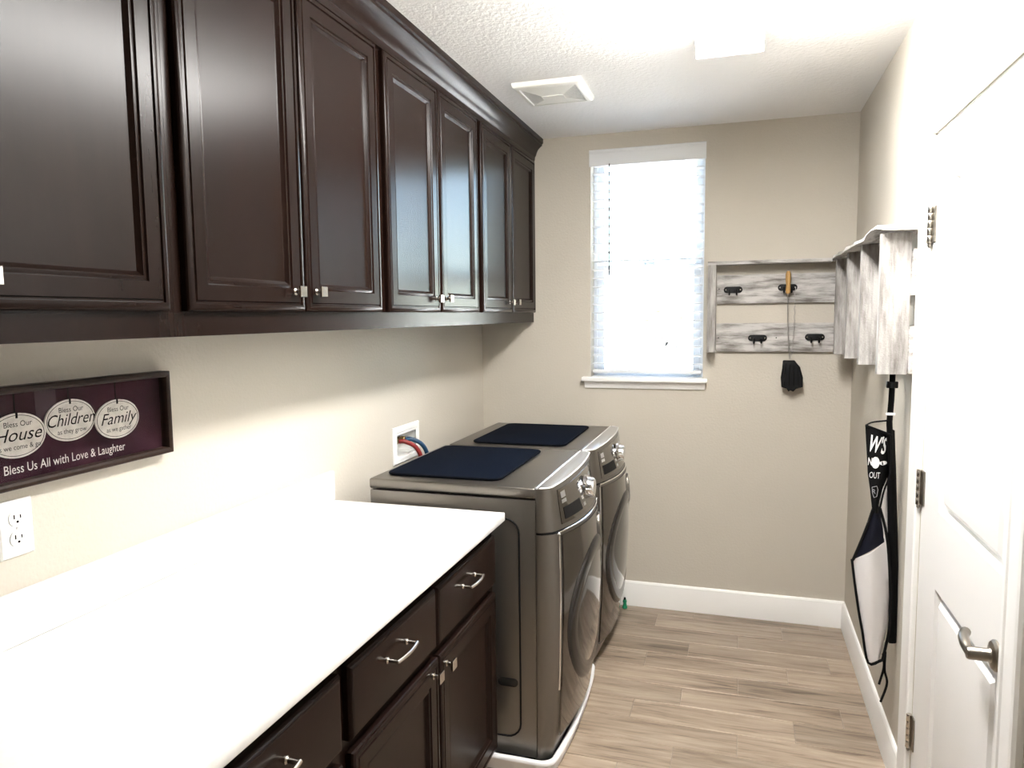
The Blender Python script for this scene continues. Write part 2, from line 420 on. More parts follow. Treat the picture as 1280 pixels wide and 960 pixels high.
bl = thing('window_blind', (.89, D+.03, 1.235), 'white horizontal slat blind hanging in the window, slats tilted open', 'blind')
obj('head_rail', box(new(), WX0+.006, WX1-.006, D+.008, D+.058, 2.335, 2.383, .002, 1), 'slat_white', bl)
vp = [(0, 0), (.006, 0), (.009, .010), (.009, .062), (.013, .068), (.013, .078), (.009, .082), (0, .082)]
bm = new(); A = [bm.verts.new((WX0-.006, D-.001-q[0], 2.302+q[1])) for q in vp]; B = [bm.verts.new((WX1+.004, D-.001-q[0], 2.302+q[1])) for q in vp]
bm.faces.new(A); bm.faces.new(B[::-1])
for k in range(len(vp)): bm.faces.new((A[k], A[(k+1) % len(vp)], B[(k+1) % len(vp)], B[k]))
obj('valance', bm, 'slat_white', bl, 25)
tilt = math.radians(-4); sm = None; YS = D+.034
nz = 23; z = 2.312
zs = []
while z > 1.285: zs.append(z); z -= .0445
for z in zs:
    if sm is None:
        bm = new(); w = .0252; t = .0026
        sec = [(-w, -t), (-w*.5, -t+.0012), (0, -t+.0016), (w*.5, -t+.0012), (w, -t), (w, t), (w*.5, t+.0012), (0, t+.0016), (-w*.5, t+.0012), (-w, t)]
        sec = [(a_*math.cos(tilt)-c*math.sin(tilt), a_*math.sin(tilt)+c*math.cos(tilt)) for a_, c in sec]
        A = [bm.verts.new((WX0+.008, YS+q[0], z+q[1])) for q in sec]; B = [bm.verts.new((WX1-.008, YS+q[0], z+q[1])) for q in sec]
        bm.faces.new(A); bm.faces.new(B[::-1])
        for k in range(len(sec)): bm.faces.new((A[k], A[(k+1) % len(sec)], B[(k+1) % len(sec)], B[k]))
        sm = obj('slat', bm, 'slat_white', bl, 25); zc0 = WORLD[sm].z-z; me = sm.data; sx, sy = WORLD[sm].x, WORLD[sm].y
    else: link('slat', me, Vector((sx, sy, z+zc0)), bl)
obj('bottom_rail', box(new(), WX0+.008, WX1-.008, D+.010, D+.058, 1.240, 1.258, .004, 2), 'slat_white', bl)
for x in (.715, 1.065):
    for dy in (-.0262, .0262): obj('ladder_cord', tube(new(), [(x, YS+dy, 1.25), (x, YS+dy, 2.34)], .0009, 6), 'slat_white', bl)
obj('tilt_wand', tube(new(), [(.703, D-.012, 2.31), (.703, D-.014, 1.745)], [.0028, .0036], 8), 'car_glass', bl, label='thin smoky tilt wand')

# ground, house opposite, shrubs and a car far outside
gr = struct('ground', box(new(), -60, 60, D+T+.001, 110, -.35, -.15), 'concrete')
def blob(name, c, r, label, cat):
    t = thing(name, (c[0], c[1], -.15), label, cat)
    bm = new(); bmesh.ops.create_icosphere(bm, subdivisions=4, radius=1)
    for v in bm.verts:
        d = v.co.copy(); k = 1+.16*math.sin(7*d.x+3*d.z)*math.cos(6*d.y+2*d.x)+random.uniform(-.05, .05)
        v.co = Vector((c[0]+d.x*r[0]*k, c[1]+d.y*r[1]*k, c[2]+d.z*r[2]*k))
    obj('foliage', bm, 'shrub_yellow', t)
    obj('stem', tube(new(), [(c[0], c[1], -.15), (c[0]+.02, c[1], c[2])], [.09, .05], 8), 'bark', t)
def pix(u, v, Y):
    d = fw+r2*((u-640)/FPX)-u2*((v-480)/FPX); return Vector((CX, 0, CZ))+d*(Y/d.y)
q = pix(809, 383, 44); blob('yellow_shrub', (q.x, 44, q.z-.1), (.75, .7, .7), 'small round yellow-leaved tree outside, nearer the street than the broad one', 'tree')
q = pix(851, 383, 47); blob('yellow_shrub', (q.x, 47, q.z-.1), (1.25, .8, .65), 'broad yellow-leaved tree outside beside the small round one', 'tree')
hs_ = thing('house', (-9, 62, -.15), 'pale stucco house with a low roof across the street', 'house')
obj('house_wall', box(new(), -22, 2, 62, 70, -.15, 3.2), 'stucco', hs_, 0)
obj('roof', prism(new(), [(-23, 3.2), (3, 3.2), (-2, 5.2), (-18, 5.2)], '-y', (0, 61.5, 0), -9, 0), 'concrete', hs_, 0)
for x in (-18, -12, -6, -1.5): obj('house_window', box(new(), x-.9, x+.9, 61.94, 62.02, 1.0, 2.3), 'car_glass', hs_, 0)
CXX = pix(824, 430, 37).x
car = thing('parked_car', (CXX+1.3, 37.9, -.15), 'white parked car seen far outside the window', 'car')
prof = [(-.85, .32), (-.88, .62), (-.75, .84), (.15, .98), (.75, 1.42), (2.2, 1.46), (3.0, 1.04), (3.55, .95), (3.62, .4), (3.5, .3)]
obj('car_body', prism(new(), [(CXX+a_, b_-.15) for a_, b_ in prof], '-y', (0, 38.7, 0), 0, 1.7, .06), 'car_white', car, 40)
obj('side_window', prism(new(), [(CXX+a_, b_-.15) for a_, b_ in ((.38, 1.0), (.85, 1.36), (2.12, 1.38), (2.7, 1.04))], '-y', (0, 37, 0), -.01, .012), 'car_glass', car, 0)
for dx in (0, 2.65):
    for yy in (37.19, 38.72):
        w = obj('wheel', lathe(new(), '-y', (CXX+dx, yy, .17), [(.32, 0), (.33, .03), (.33, .17), (.31, .2), (.20, .2)], 24), 'tyre', car)
        obj('hub', lathe(new(), '-y', (CXX+dx, yy-.2, .17), [(.19, .001), (.17, .012), (.05, .02)], 16), 'silver', w)

# ------------------------------------------------------------------ ceiling fixture and vent
LX0, LX1, LY0, LY1 = 1.198, 1.410, 1.312, 2.532
cl = thing('ceiling_light', ((LX0+LX1)/2, (LY0+LY1)/2, H), 'lit white rectangular fluorescent fixture with a wrap-around lens on the ceiling', 'ceiling light')
obj('fixture_pan', box(new(), LX0+.004, LX1-.004, LY0+.012, LY1-.012, H-.016, H-.0003), 'plastic_white', cl, 0)
lp = [(LX0+.004, H-.017), (LX0+.004, H-.070), (LX0+.010, H-.082), (LX0+.022, H-.088), (LX1-.022, H-.088), (LX1-.010, H-.082), (LX1-.004, H-.070), (LX1-.004, H-.017)]
bm = new(); A = [bm.verts.new((q[0], LY0+.013, q[1])) for q in lp]; B = [bm.verts.new((q[0], LY1-.013, q[1])) for q in lp]
bm.faces.new(A); bm.faces.new(B[::-1])
for k in range(len(lp)): bm.faces.new((A[k], A[(k+1) % len(lp)], B[(k+1) % len(lp)], B[k]))
obj('lens', bm, 'lens', cl, 20)
for y0, y1 in ((LY0, LY0+.0125), (LY1-.0125, LY1)):
    obj('end_cap', box(new(), LX0, LX1, y0, y1, H-.092, H-.0003, .004, 2), 'plastic_white', cl)

vx0, vx1, vy0, vy1 = .470, .748, 2.835, 3.110
ve = thing('exhaust_vent', ((vx0+vx1)/2, (vy0+vy1)/2, H), 'cream square exhaust fan grille on the ceiling near the window', 'vent')
rim = rings(new(), '-z', (0, 0, H-.0004), vx0, vx1, -vy1, -vy0, [(0, 0), (0, .010), (.004, .018), (.012, .023), (.024, .024), (.028, .021), (.028, .004)], cap=False, back=False)
vr = obj('vent_rim', rim, 'vent_white', ve, 30)
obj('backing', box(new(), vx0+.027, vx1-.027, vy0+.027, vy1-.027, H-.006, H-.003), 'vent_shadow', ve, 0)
ix0, ix1, iy0, iy1 = vx0+.028, vx1-.028, vy0+.028, vy1-.028
mx0, mx1, my0, my1 = (vx0+vx1)/2-.045, (vx0+vx1)/2+.045, (vy0+vy1)/2-.026, (vy0+vy1)/2+.026
zo, zi = H-.0225, H-.030
def slope(name, pts, thick=.003):
    bm = new(); a_ = [bm.verts.new(q) for q in pts]; c = [bm.verts.new((q[0], q[1], q[2]+thick)) for q in pts]
    bm.faces.new(a_); bm.faces.new(c[::-1])
    for k in range(len(pts)): bm.faces.new((a_[k], a_[(k+1) % len(pts)], c[(k+1) % len(pts)], c[k]))
    return obj(name, bm, 'vent_white', ve, 0)
slope('center_plate', [(mx0, my0, zi-.002), (mx1, my0, zi-.002), (mx1, my1, zi-.002), (mx0, my1, zi-.002)], .005)
slope('sloped_plate', [(ix0, iy0, zo), (ix1, iy0, zo), (mx1, my0, zi), (mx0, my0, zi)])
slope('sloped_plate', [(ix0, iy1, zo), (ix1, iy1, zo), (mx1, my1, zi), (mx0, my1, zi)])
for s in (0, 1):
    bm = new()
    xa, xb = (ix0, mx0) if s == 0 else (ix1, mx1)
    for k in range(13):
        t0 = (k+.15)/13; t1 = t0+.42/13
        def pt(t, e):
            x = xa+(xb-xa)*t; ya = iy0+(my0-iy0)*t; yb = iy1+(my1-iy1)*t
            return (x, ya if e == 0 else yb, zo+(zi-zo)*t)
        q = [pt(t0, 0), pt(t0, 1), pt(t1, 1), pt(t1, 0)]
        a_ = [bm.verts.new(v) for v in q]; c = [bm.verts.new((v[0], v[1], v[2]+.004)) for v in q]
        bm.faces.new(a_); bm.faces.new(c[::-1])
        for j in range(4): bm.faces.new((a_[j], a_[(j+1) % 4], c[(j+1) % 4], c[j]))
    obj('grille', bm, 'vent_white', ve, 0)

# ------------------------------------------------------------------ cabinets
DOORP = [(0, 0), (0, .012), (.002, .016), (.006, .0185), (.012, .0195), (.016, .0195), (.0175, .016), (.020, .016), (.0225, .019), (.054, .019), (.0565, .0155), (.060, .0165), (.064, .0165), (.068, .012), (.072, .0085), (.078, .008)]
DRAWP = [(0, 0), (0, .010), (.003, .015), (.009, .0185), (.013, .019)]
def knob(parent, X, y, z):
    bm = lathe(new(), '+x', (X, y, z), [(.0085, 0), (.0085, .002), (.0048, .004), (.0048, .017)], 14)
    k = obj('knob', bm, 'nickel', parent, label='square brushed nickel knob')
    bm = new(); rings(bm, '+x', (X+.015, y, z), -.0135, .0135, -.0135, .0135, [(.006, 0), (.001, .004), (0, .007), (0, .009), (.0015, .0105)])
    obj('knob_face', bm, 'nickel', k)
    return k
def cab_door(parent, X, y0, y1, z0, z1, ky, kz):
    d = obj('door', rings(new(), '+x', (X, 0, 0), y0, y1, z0, z1, DOORP), 'espresso', parent, 25)
    knob(d, X+.019, ky, kz); return d
def pull(parent, X, y, z):
    L = .052; bm = new()
    tube(bm, spline([(X+.026, y-L, z), (X+.030, y-L*.5, z), (X+.0315, y, z), (X+.030, y+L*.5, z), (X+.026, y+L, z)], 5), .0048, 10)
    p_ = obj('pull', bm, 'nickel', parent, label='brushed nickel bow pull')
    for s in (-1, 1): obj('post', lathe(new(), '+x', (X, y+s*L*.94, z), [(.0075, 0), (.0075, .002), (.0045, .005), (.0045, .028)], 12), 'nickel', p_)

UX = .2949; UZ0, UZ1 = 1.5565, 2.375
US = [(.297, 1.160, 'dark espresso wall cabinet above the framed picture'), (1.160, 2.023, 'dark espresso wall cabinet above the bare stretch of white counter'),
      (2.023, 2.885, 'dark espresso wall cabinet above the near washer, window mirrored in its doors'), (2.885, D-.001, 'dark espresso wall cabinet touching the far wall')]
for y0, y1, lab in US:
    t = thing('wall_cabinet', (.0, (y0+y1)/2, UZ0), lab, 'cabinet', 'row of wall cabinets')
    obj('body', box(new(), .0005, UX, y0+.0004, y1-.0004, UZ0, UZ1), 'espresso', t, 0)
    obj('light_rail', prism(new(), [(.270, 1.5095), (UX, 1.5095), (UX, UZ0-.0003), (.270, UZ0-.0003)], '-y', (0, y1-.0006, 0), 0, y1-y0-.0012), 'espresso', t, 0)
    mid = (y0+y1)/2; e0 = y0+.0235; e1 = y1-.0235
    cab_door(t, UX+.0005, e0, mid-.004, 1.560, 2.347, mid-.049, 1.608)
    cab_door(t, UX+.0005, mid+.004, e1, 1.560, 2.347, mid+.044, 1.610)
# crown moulding along the whole run
cp2 = [(.0, 2.3755), (UX+.003, 2.3755), (UX+.003, 2.352), (UX+.010, 2.352), (UX+.013, 2.362), (UX+.013, 2.372), (UX+.018, 2.378), (UX+.022, 2.392), (UX+.031, 2.410), (UX+.046, 2.424), (UX+.052, 2.428), (UX+.052, 2.436), (UX+.058, 2.440), (UX+.058, H-.0006), (.0, H-.0006)]
bm = prism(new(), cp2, '-y', (0, D-.001, 0), 0, D-.001-.297)
tag(obj('crown_molding', bm, 'espresso', None, 25), 'dark espresso crown moulding running along the top of the wall cabinets', 'moulding')

# base cabinets
BX = .600
BS = [(1.2115, 2.150, 'dark base cabinet with two drawers next to the washer'), (.270, 1.2105, 'dark base cabinet at the near end of the white counter')]
for y0, y1, lab in BS:
    t = thing('base_cabinet', (0, (y0+y1)/2, 0), lab, 'cabinet', 'base cabinets under the counter')
    bm = new(); box(bm, .0005, BX, y0, y1, .105, .8855)
    obj('body', bm, 'espresso', t, 0)
    obj('toe_kick', box(new(), .0005, .535, y0, y1, .0005, .1045), 'espresso', t, 0)
    mid = (y0+y1)/2+(-.0135 if y1 > 2 else 0)
    for a_, c in ((y0+.017, mid-.005), (mid+.005, y1-.014)):
        d = obj('drawer', rings(new(), '+x', (BX+.0005, 0, 0), a_, c, .688, .847, DRAWP), 'espresso', t, 30)
        pull(d, BX+.0195, (a_+c)/2-.012, .787)
    cab_door(t, BX+.0005, y0+.020, mid+.002, .135, .661, mid-.036, .628)
    cab_door(t, BX+.0005, mid+.010, y1-.016, .135, .661, mid+.050, .622)
ct = tag(obj('countertop', box(new(), .0005, .6407, .262, 2.1728, .8865, .914, .004, 2), 'quartz'), 'long white quartz countertop over the base cabinets', 'countertop')
obj('backsplash', box(new(), .0005, .0195, .262, 2.1728, .9142, 1.016, .003, 2), 'quartz', ct)

# ------------------------------------------------------------------ washer and dryer
MY0, MW = 2.245, .686
XS, XC = .722, .764          # seam between body and front, front corner
ZB, ZL, ZT = .045, .944, .980
yc = MY0+MW/2
def bz(z):
    pts = [(.03, .008), (.06, .018), (.10, .044), (.35, .080), (.55, .090), (.70, .088), (.82, .078), (.835, .074), (.90, .050), (.98, .024)]
    for (a_, b1), (c, d) in zip(pts, pts[1:]):
        if z <= c: return b1+(d-b1)*(z-a_)/(c-a_)
    return pts[-1][1]
def Xf(y, z):
    v = min(1, abs(y-yc)/(MW/2)); return XC+bz(z)*(1-v**2.2)-.030*max(0, (v-.90)/.10)**2
def front_grid(z0, z1, nz, x_back=XS, nv=60, inset=0.0):
    bm = new(); G = []
    for i in range(nz+1):
        z = z0+(z1-z0)*i/nz
        rowv = [bm.verts.new((x_back, MY0+inset, z))]
        for k in range(nv+1):
            y = MY0+inset+(MW-2*inset)*k/nv; x = Xf(y, z)
            rowv.append(bm.verts.new((x, y, z)))
        rowv.append(bm.verts.new((x_back, MY0+MW-inset, z))); G.append(rowv)
    for r0_, r1_ in zip(G, G[1:]):
        for k in range(len(r0_)-1): bm.faces.new((r0_[k], r0_[k+1], r1_[k+1], r1_[k]))
        bm.faces.new((r0_[-1], r0_[0], r1_[0], r1_[-1]))
    bm.faces.new(G[0][::-1]); bm.faces.new(G[-1]); return bm
def surf_disc(prof, yc_, zc_, seg=48, sy=1, sz=1):
    bm = new(); prev = None
    for r, h in prof:
        c = []
        for k in range(seg):
            y = yc_+r*sy*math.cos(2*math.pi*k/seg); z = zc_+r*sz*math.sin(2*math.pi*k/seg); c.append(bm.verts.new((Xf(y, z)+h, y, z)))
        if prev:
            for k in range(seg): bm.faces.new((prev[k], prev[(k+1) % seg], c[(k+1) % seg], c[k]))
        prev = c
    bm.faces.new(prev); return bm
def machine(name, label, cat, group):
    t = thing(name, ((.115+XS)/2, yc, 0), label, cat, group)
    body = obj('body', box(new(), .115, XS-.001, MY0, MY0+MW, ZB, ZL-.004, .004, 2), 'slate', t)
    # embossed side panel: a groove framing the raised field
    P_ = rrect(.150, .664, .110, .872, .05)
    obj('side_groove', tube(new(), [(q[0], MY0, q[1]) for q in P_+[P_[0]]], .0034, 6, False), 'black', body, label='dark groove around the side panel')
    obj('grab_slot', prism(new(), rrect(.585, .655, .290, .318, .013), '-y', (0, MY0-.0002, 0), 0, .004, .001), 'slate_dark', body)
    obj('lid', box(new(), .113, XS-.0005, MY0-.002, MY0+MW+.002, ZL, ZT, .007, 3), 'slate', t)
    lower_ = obj('front_panel', front_grid(ZB, .822, 30), 'slate', t, 40)
    # glossy door face between the two chrome strips
    bm = new(); ny, nz_ = 26, 22; ya, yb = MY0+.062, MY0+MW-.062; za, zb = .105, .812; G = []
    for i in range(nz_+1):
        z = za+(zb-za)*i/nz_; G.append([bm.verts.new((Xf(ya+(yb-ya)*k/ny, z)+.006, ya+(yb-ya)*k/ny, z)) for k in range(ny+1)])
    for r0_, r1_ in zip(G, G[1:]):
        for k in range(ny): bm.faces.new((r0_[k], r0_[k+1], r1_[k+1], r1_[k]))
    res = bmesh.ops.extrude_face_region(bm, geom=list(bm.faces))
    for v in [e_ for e_ in res['geom'] if isinstance(e_, bmesh.types.BMVert)]: v.co.x -= .012
    door_ = obj('door', bm, 'slate_gloss', t, 40)
    ring = obj('porthole_ring', surf_disc([(.262, .0062), (.259, .011), (.250, .0135), (.232, .0135), (.214, .011), (.200, .0075)], yc, .470), 'slate_dark', door_, 40)
    obj('porthole_glass', surf_disc([(.1995, .0075), (.196, .008), (.15, .009), (.10, .010), (.05, .0105), (.02, .0105)], yc, .470), 'porthole', door_, 40, label='dark round door glass')
    hb = obj('handle', surf_disc([(.056, .0065), (.054, .0125), (.046, .0145), (.02, .0150), (.006, .0150)], yc+.10, .725, 24, .72, 1.25), 'slate', door_, 40)
    obj('handle_recess', surf_disc([(.030, .0152), (.026, .0158), (.006, .0158)], yc+.10, .715, 20, .55, 1.7), 'black_gloss', hb, 40)
    for s, yy in ((-1, MY0+.050), (1, MY0+MW-.050)):
        obj('chrome_strip', tube(new(), [(Xf(yy, z)+.001, yy, z) for z in [.275+(.815-.275)*k/14 for k in range(15)]], .0040, 8), 'chrome', t)
        obj('strip_cap', lathe(new(), '+x', (Xf(yy, .818)-.004, yy, .818), [(.006, 0), (.007, .008), (.004, .011)], 10), 'chrome', t)
    # control console
    con = obj('console', front_grid(.831, ZT-.0035, 8), 'slate', t, 40)
    obj('console_gap', front_grid(.8225, .8305, 1, XS, 60, .003), 'black', t, 40)
    pts = [(Xf(MY0+.05+(MW-.1)*k/24, .826)+.001, MY0+.05+(MW-.1)*k/24, .8245) for k in range(25)]
    obj('console_trim', tube(new(), pts, .0038, 8), 'chrome', t)
    bm = new(); top = [(XS+.001, MY0+MW), (XS+.001, MY0)]+[(Xf(MY0+MW*k/60, ZT)+.001, MY0+MW*k/60) for k in range(61)]
    prism(bm, top, '+z', (0, 0, 0), ZT-.0033, ZT+.0005, .0012); cap_ = obj('console_cap', bm, 'silver', t)
    obj('cap_edge', tube(new(), [(q[0], q[1], ZT+.0002) for q in top[2:]], .0028, 6), 'pan_white', cap_); obj('cap_edge', tube(new(), [(XS+.002, MY0+.002, ZT+.0004), (XS+.002, MY0+MW-.002, ZT+.0004)], .0022, 6), 'pan_white', cap_)
    def at(y, z, h): return Vector((Xf(y, z)+h, y, z))
    def patch(name_, y0, y1, z0, z1, h, th, m_, par, n_=8):
        bm = new(); G = []
        for i in range(3):
            z = z0+(z1-z0)*i/2; G.append([bm.verts.new(at(y0+(y1-y0)*k/n_, z, h+th)) for k in range(n_+1)])
        for r0_, r1_ in zip(G, G[1:]):
            for k in range(n_): bm.faces.new((r0_[k], r0_[k+1], r1_[k+1], r1_[k]))
        res = bmesh.ops.extrude_face_region(bm, geom=list(bm.faces))
        for v in [e_ for e_ in res['geom'] if isinstance(e_, bmesh.types.BMVert)]: v.co.x -= th+.001
        return obj(name_, bm, m_, par, 40)
    pl = patch('control_panel', MY0+.070, MY0+MW-.070, .846, .962, .0, .0025, 'slate_gloss', t, 20)
    patch('display', MY0+.095, MY0+.245, .858, .897, .0025, .0012, 'black', pl)
    patch('badge', MY0+.092, MY0+.128, .930, .950, .0025, .0008, 'silver', pl, 3)
    patch('badge', MY0+.092, MY0+.128, .912, .924, .0025, .0008, 'silver', pl, 3)
    for k in range(4): patch('button', MY0+.27+.0, MY0+.29, .862+k*.022, .872+k*.022, .0025, .0015, 'silver', pl, 2)
    for k in range(4): patch('button', MY0+.47, MY0+.50, .862+k*.022, .872+k*.022, .0025, .0015, 'silver', pl, 2)
    c = at(yc+.03, .905, -.004)
    kn = obj('dial', lathe(new(), '+x', c, [(.046, 0), (.046, .010), (.041, .014), (.036, .014), (.034, .034), (.031, .038), (.012, .039)], 32), 'chrome', t, label='chrome cycle dial')
    for k in range(8):
        a_ = k*math.pi/4; obj('dial_rib', tube(new(), [c+Vector((.013, .036*math.cos(a_), .036*math.sin(a_))), c+Vector((.034, .034*math.cos(a_), .034*math.sin(a_)))], .003, 6), 'silver', kn)
    for fx in (.16, .68):
        for fy in (MY0+.06, MY0+MW-.06): obj('foot', lathe(new(), '+z', (fx, fy, .0065), [(.020, 0), (.022, .003), (.022, .014), (.010, .017), (.010, .040)], 14), 'black', t)
    return t
wsh = machine('washer', 'grey front-loading washer standing in a white drain pan', 'washer', 'grey front-loading laundry machines')
dry = copy_tree(wsh, (0, .737, -.006)); dry.name = 'dryer'
tag(dry, 'grey front-loading dryer between the washer and the far wall', 'dryer', 'grey front-loading laundry machines')

# drain pan: rolled white lip around the washer
def pan():
    pn = thing('drain_pan', (.45, yc, 0), 'white drain pan with a rolled lip under the washer', 'drain pan')
    out = []
    x0, x1, y0, y1 = .10, .800, MY0-.024, MY0+MW+.022
    P = [(x0, y0), (x1-.11, y0)]
    for k in range(9): a_ = math.radians(-90+80*k/8); P.append((x1-.065+.040*math.cos(a_), y0+.040+.040*math.sin(a_)))
    for k in range(1, 12):
        y = y0+.06+(y1-y0-.115)*k/12; v = (y-yc)/(MW/2); P.append((x1-.025+.018*(1-min(1, abs(v))**2.0), y))
    for k in range(9): a_ = math.radians(10+80*k/8); P.append((x1-.065+.038*math.cos(a_), y1-.040+.038*math.sin(a_)))
    P.append((x0, y1))
    cxx, cyy = .45, yc
    def off(q, d):
        i = P.index(q); a_ = Vector(P[i-1]) if i else Vector(P[0]); b1 = Vector(P[(i+1) % len(P)]) if i < len(P)-1 else Vector(P[-1])
        tn = (b1-a_).normalized() if (b1-a_).length > 1e-6 else Vector((1, 0)); nn = Vector((tn.y, -tn.x)); return (q[0]+nn.x*d, q[1]+nn.y*d)
    bm = new(); prof = [(-.006, .004), (-.004, .050), (-.002, .056), (.004, .0595), (.011, .058), (.0155, .054), (.0155, .046), (.010, .043), (.003, .004), (.003, .0015)]
    secs = []
    for d, z in prof: secs.append([bm.verts.new((*off(q, d), z)) for q in P])
    for a_, b1 in zip(secs, secs[1:]):
        for k in range(len(P)-1): bm.faces.new((a_[k], a_[k+1], b1[k+1], b1[k]))
    for k in range(len(P)-1): bm.faces.new((secs[-1][k], secs[-1][k+1], secs[0][k+1], secs[0][k]))
    obj('pan_lip', bm, 'pan_white', pn, 50)
    bm = new(); prism(bm, [off(q, -.007) for q in P], '+z', (0, 0, 0), .0015, .006); obj('pan_floor', bm, 'pan_metal', pn, 0)
pan()

def mat_on(name, x0, x1, y0, y1, z, label):
    t = tag(obj(name, prism(new(), rrect(x0, x1, y0, y1, .035), '+z', (0, 0, 0), z, z+.009, .003), 'navy_mat'), label, 'mat', 'laundry machine top mats')
    P = rrect(x0-.001, x1+.001, y0-.001, y1+.001, .036)
    obj('stitched_edge', tube(new(), [(q[0], q[1], z+.0048) for q in P+[P[0]]], .0046, 6, False), 'navy_edge', t)
mat_on('machine_mat', .150, .572, 2.308, 2.876, ZT+.0005, 'navy fabric mat lying on top of the washer')
mat_on('machine_mat', .205, .628, 3.035, 3.600, ZT-.006+.0005, 'navy fabric mat lying on top of the dryer')

# valve box in the left wall with two hoses
vb = thing('valve_box', (0, (BY0+BY1)/2, BZ0), 'white recessed laundry valve box in the wall behind the washer', 'valve box')
bm = rings(new(), '+x', (0, 0, 0), 2.650, 2.898, .935, 1.090, [(0, .0005), (0, .005), (.004, .009), (.022, .009), (.026, .006), (.0335, .006)], cap=False, back=False)
obj('box_frame', bm, 'plastic_white', vb, 25)
bm = new()
for (a_, b1, c, d, e_, f) in ((-.085, -.081, BY0, BY1, BZ0, BZ1), (-.081, .004, BY0+.0005, BY0+.004, BZ0, BZ1), (-.081, .004, BY1-.004, BY1-.0005, BZ0, BZ1), (-.081, .004, BY0+.004, BY1-.004, BZ0+.0005, BZ0+.004), (-.081, .004, BY0+.004, BY1-.004, BZ1-.004, BZ1-.0005)):
    box(bm, a_, b1, c, d, e_, f)
obj('box_liner', bm, 'plastic_white', vb, 0)
for y, c in ((2.735, 'red_hose'), (2.800, 'blue_hose')):
    v_ = obj('valve', lathe(new(), '+x', (-.078, y, 1.022), [(.010, 0), (.012, .01), (.008, .02), (.008, .04), (.013, .044), (.013, .060), (.009, .064)], 12), 'brass', vb)
    obj('valve_lever', box(new(), -.050, -.044, y-.018, y+.018, 1.034, 1.040, .001, 1), c, v_)
def hose(y, m_, label):
    pts = spline([(-.012, y, 1.022), (.012, y+.012, 1.020), (.045, y+.040, .995), (.062, y+.058, .945), (.060, y+.060, .86), (.055, y+.055, .70), (.06, y+.03, .5)], 8)
    tag(obj('fill_hose', tube(new(), pts, .0095, 12), m_), label, 'hose', 'washer fill hoses')
hose(2.735, 'red_hose', 'red hose bending down from the valve box'); hose(2.800, 'blue_hose', 'blue hose bending down from the valve box')

# small green stopper on the floor by the far baseboard
gs = thing('green_stopper', (.797, 3.705, 0), 'tiny green plastic stopper on the floor between dryer and baseboard', 'stopper')
obj('stopper_body', lathe(new(), '+z', (.797, 3.705, .0005), [(.012, 0), (.014, .006), (.010, .016), (.008, .030), (.011, .036), (.009, .046)], 14), 'green_plastic', gs)
obj('stopper_tip', lathe(new(), '+z', (.797, 3.705, .047), [(.005, 0), (.006, .008), (.002, .014)], 10), 'black', gs)

# ------------------------------------------------------------------ framed picture and outlet on the left wall
pc = thing('framed_picture', (0, 1.161, 1.221), 'long dark framed sign with three cream ovals and blessings', 'picture')
PY0, PY1, PZ0, PZ1 = .897, 1.425, 1.221, 1.420
bm = rings(new(), '+x', (0, 0, 0), PY0, PY1, PZ0, PZ1, [(0, .001), (0, .030), (.002, .033), (.008, .034), (.013, .032), (.014, .029), (.014, .010)], cap=False, back=False)
obj('frame', bm, 'frame_wood', pc, 25)
back = obj('print', box(new(), .001, .010, PY0+.0135, PY1-.0135, PZ0+.0135, PZ1-.0135), 'purple_print', pc, 0)
obj('hanging_tag', box(new(), .0102, .0112, 1.085, 1.132, 1.345, 1.4055), 'purple_tag', back, 0)
for y, z, big, small in ((1.042, 1.322, 'House', 'as we come & go'), (1.161, 1.336, 'Children', 'as they grow'), (1.281, 1.322, 'Family', 'as we gather')):
    obj('ribbon', box(new(), .0102, .0110, y-.0012, y+.0012, z+.042, PZ1-.0138), 'ink', back, 0)
    ov = obj('oval_plaque', prism(new(), ellipse(y, z, .0605, .0440), '+x', (0, 0, 0), .0113, .0143, .001), 'oval_cream', pc)
    P = ellipse(y, z, .0560, .0398); obj('oval_line', tube(new(), [(.0144, *q) for q in P+[P[0]]], .0006, 5, False), 'ink', ov)
    obj('slot', box(new(), .0144, .0150, y-.0022, y+.0022, z+.034, z+.045), 'ink', ov, 0)
    lettering('Bless Our', .0155, '+x', (.0149, y+.001, z+.0225), 'ink', ov, scale=(.95, 1))
    lettering(big, .036, '+x', (.0149, y-.001, z+.001), 'ink', ov, .35, scale=(.92 if big == 'Children' else 1.05, 1))
    lettering(small, .0145, '+x', (.0149, y+.001, z-.0225), 'ink', ov, scale=(.92, 1))
lettering('Bless Us All with Love & Laughter', .0262, '+x', (.0106, 1.155, 1.256), 'cream_ink', back, scale=(.80, 1))
obj('glass_pane', box(new(), .0225, .0240, PY0+.0135, PY1-.0135, PZ0+.0135, PZ1-.0135), 'picture_glass', pc, 0)

ou = thing('wall_outlet', (0, 1.033, 1.083), 'white double wall outlet below the framed picture', 'outlet')
obj('cover_plate', rings(new(), '+x', (0, 0, 0), .998, 1.068, 1.083, 1.196, [(0, .0003), (0, .003), (.003, .0058), (.006, .006)]), 'plastic_white', ou, 25)
for z in (1.160, 1.120):
    r_ = obj('receptacle', prism(new(), [(1.033+.0172*math.cos(t), z+max(-.0135, min(.0135, .0172*math.sin(t)))) for t in [2*math.pi*k/28 for k in range(28)]], '+x', (0, 0, 0), .0062, .0082, .0006), 'plastic_white', ou, 30)
    for dy, h in ((-.0065, .0085), (.0065, .007)): obj('socket_slot', box(new(), .0083, .0088, 1.033+dy-.0012, 1.033+dy+.0012, z-.001, z-.001+h), 'ink', r_, 0)
    obj('ground_hole', lathe(new(), '+x', (.0083, 1.033, z-.0072), [(.0026, 0), (.0026, .0006)], 10), 'ink', r_)
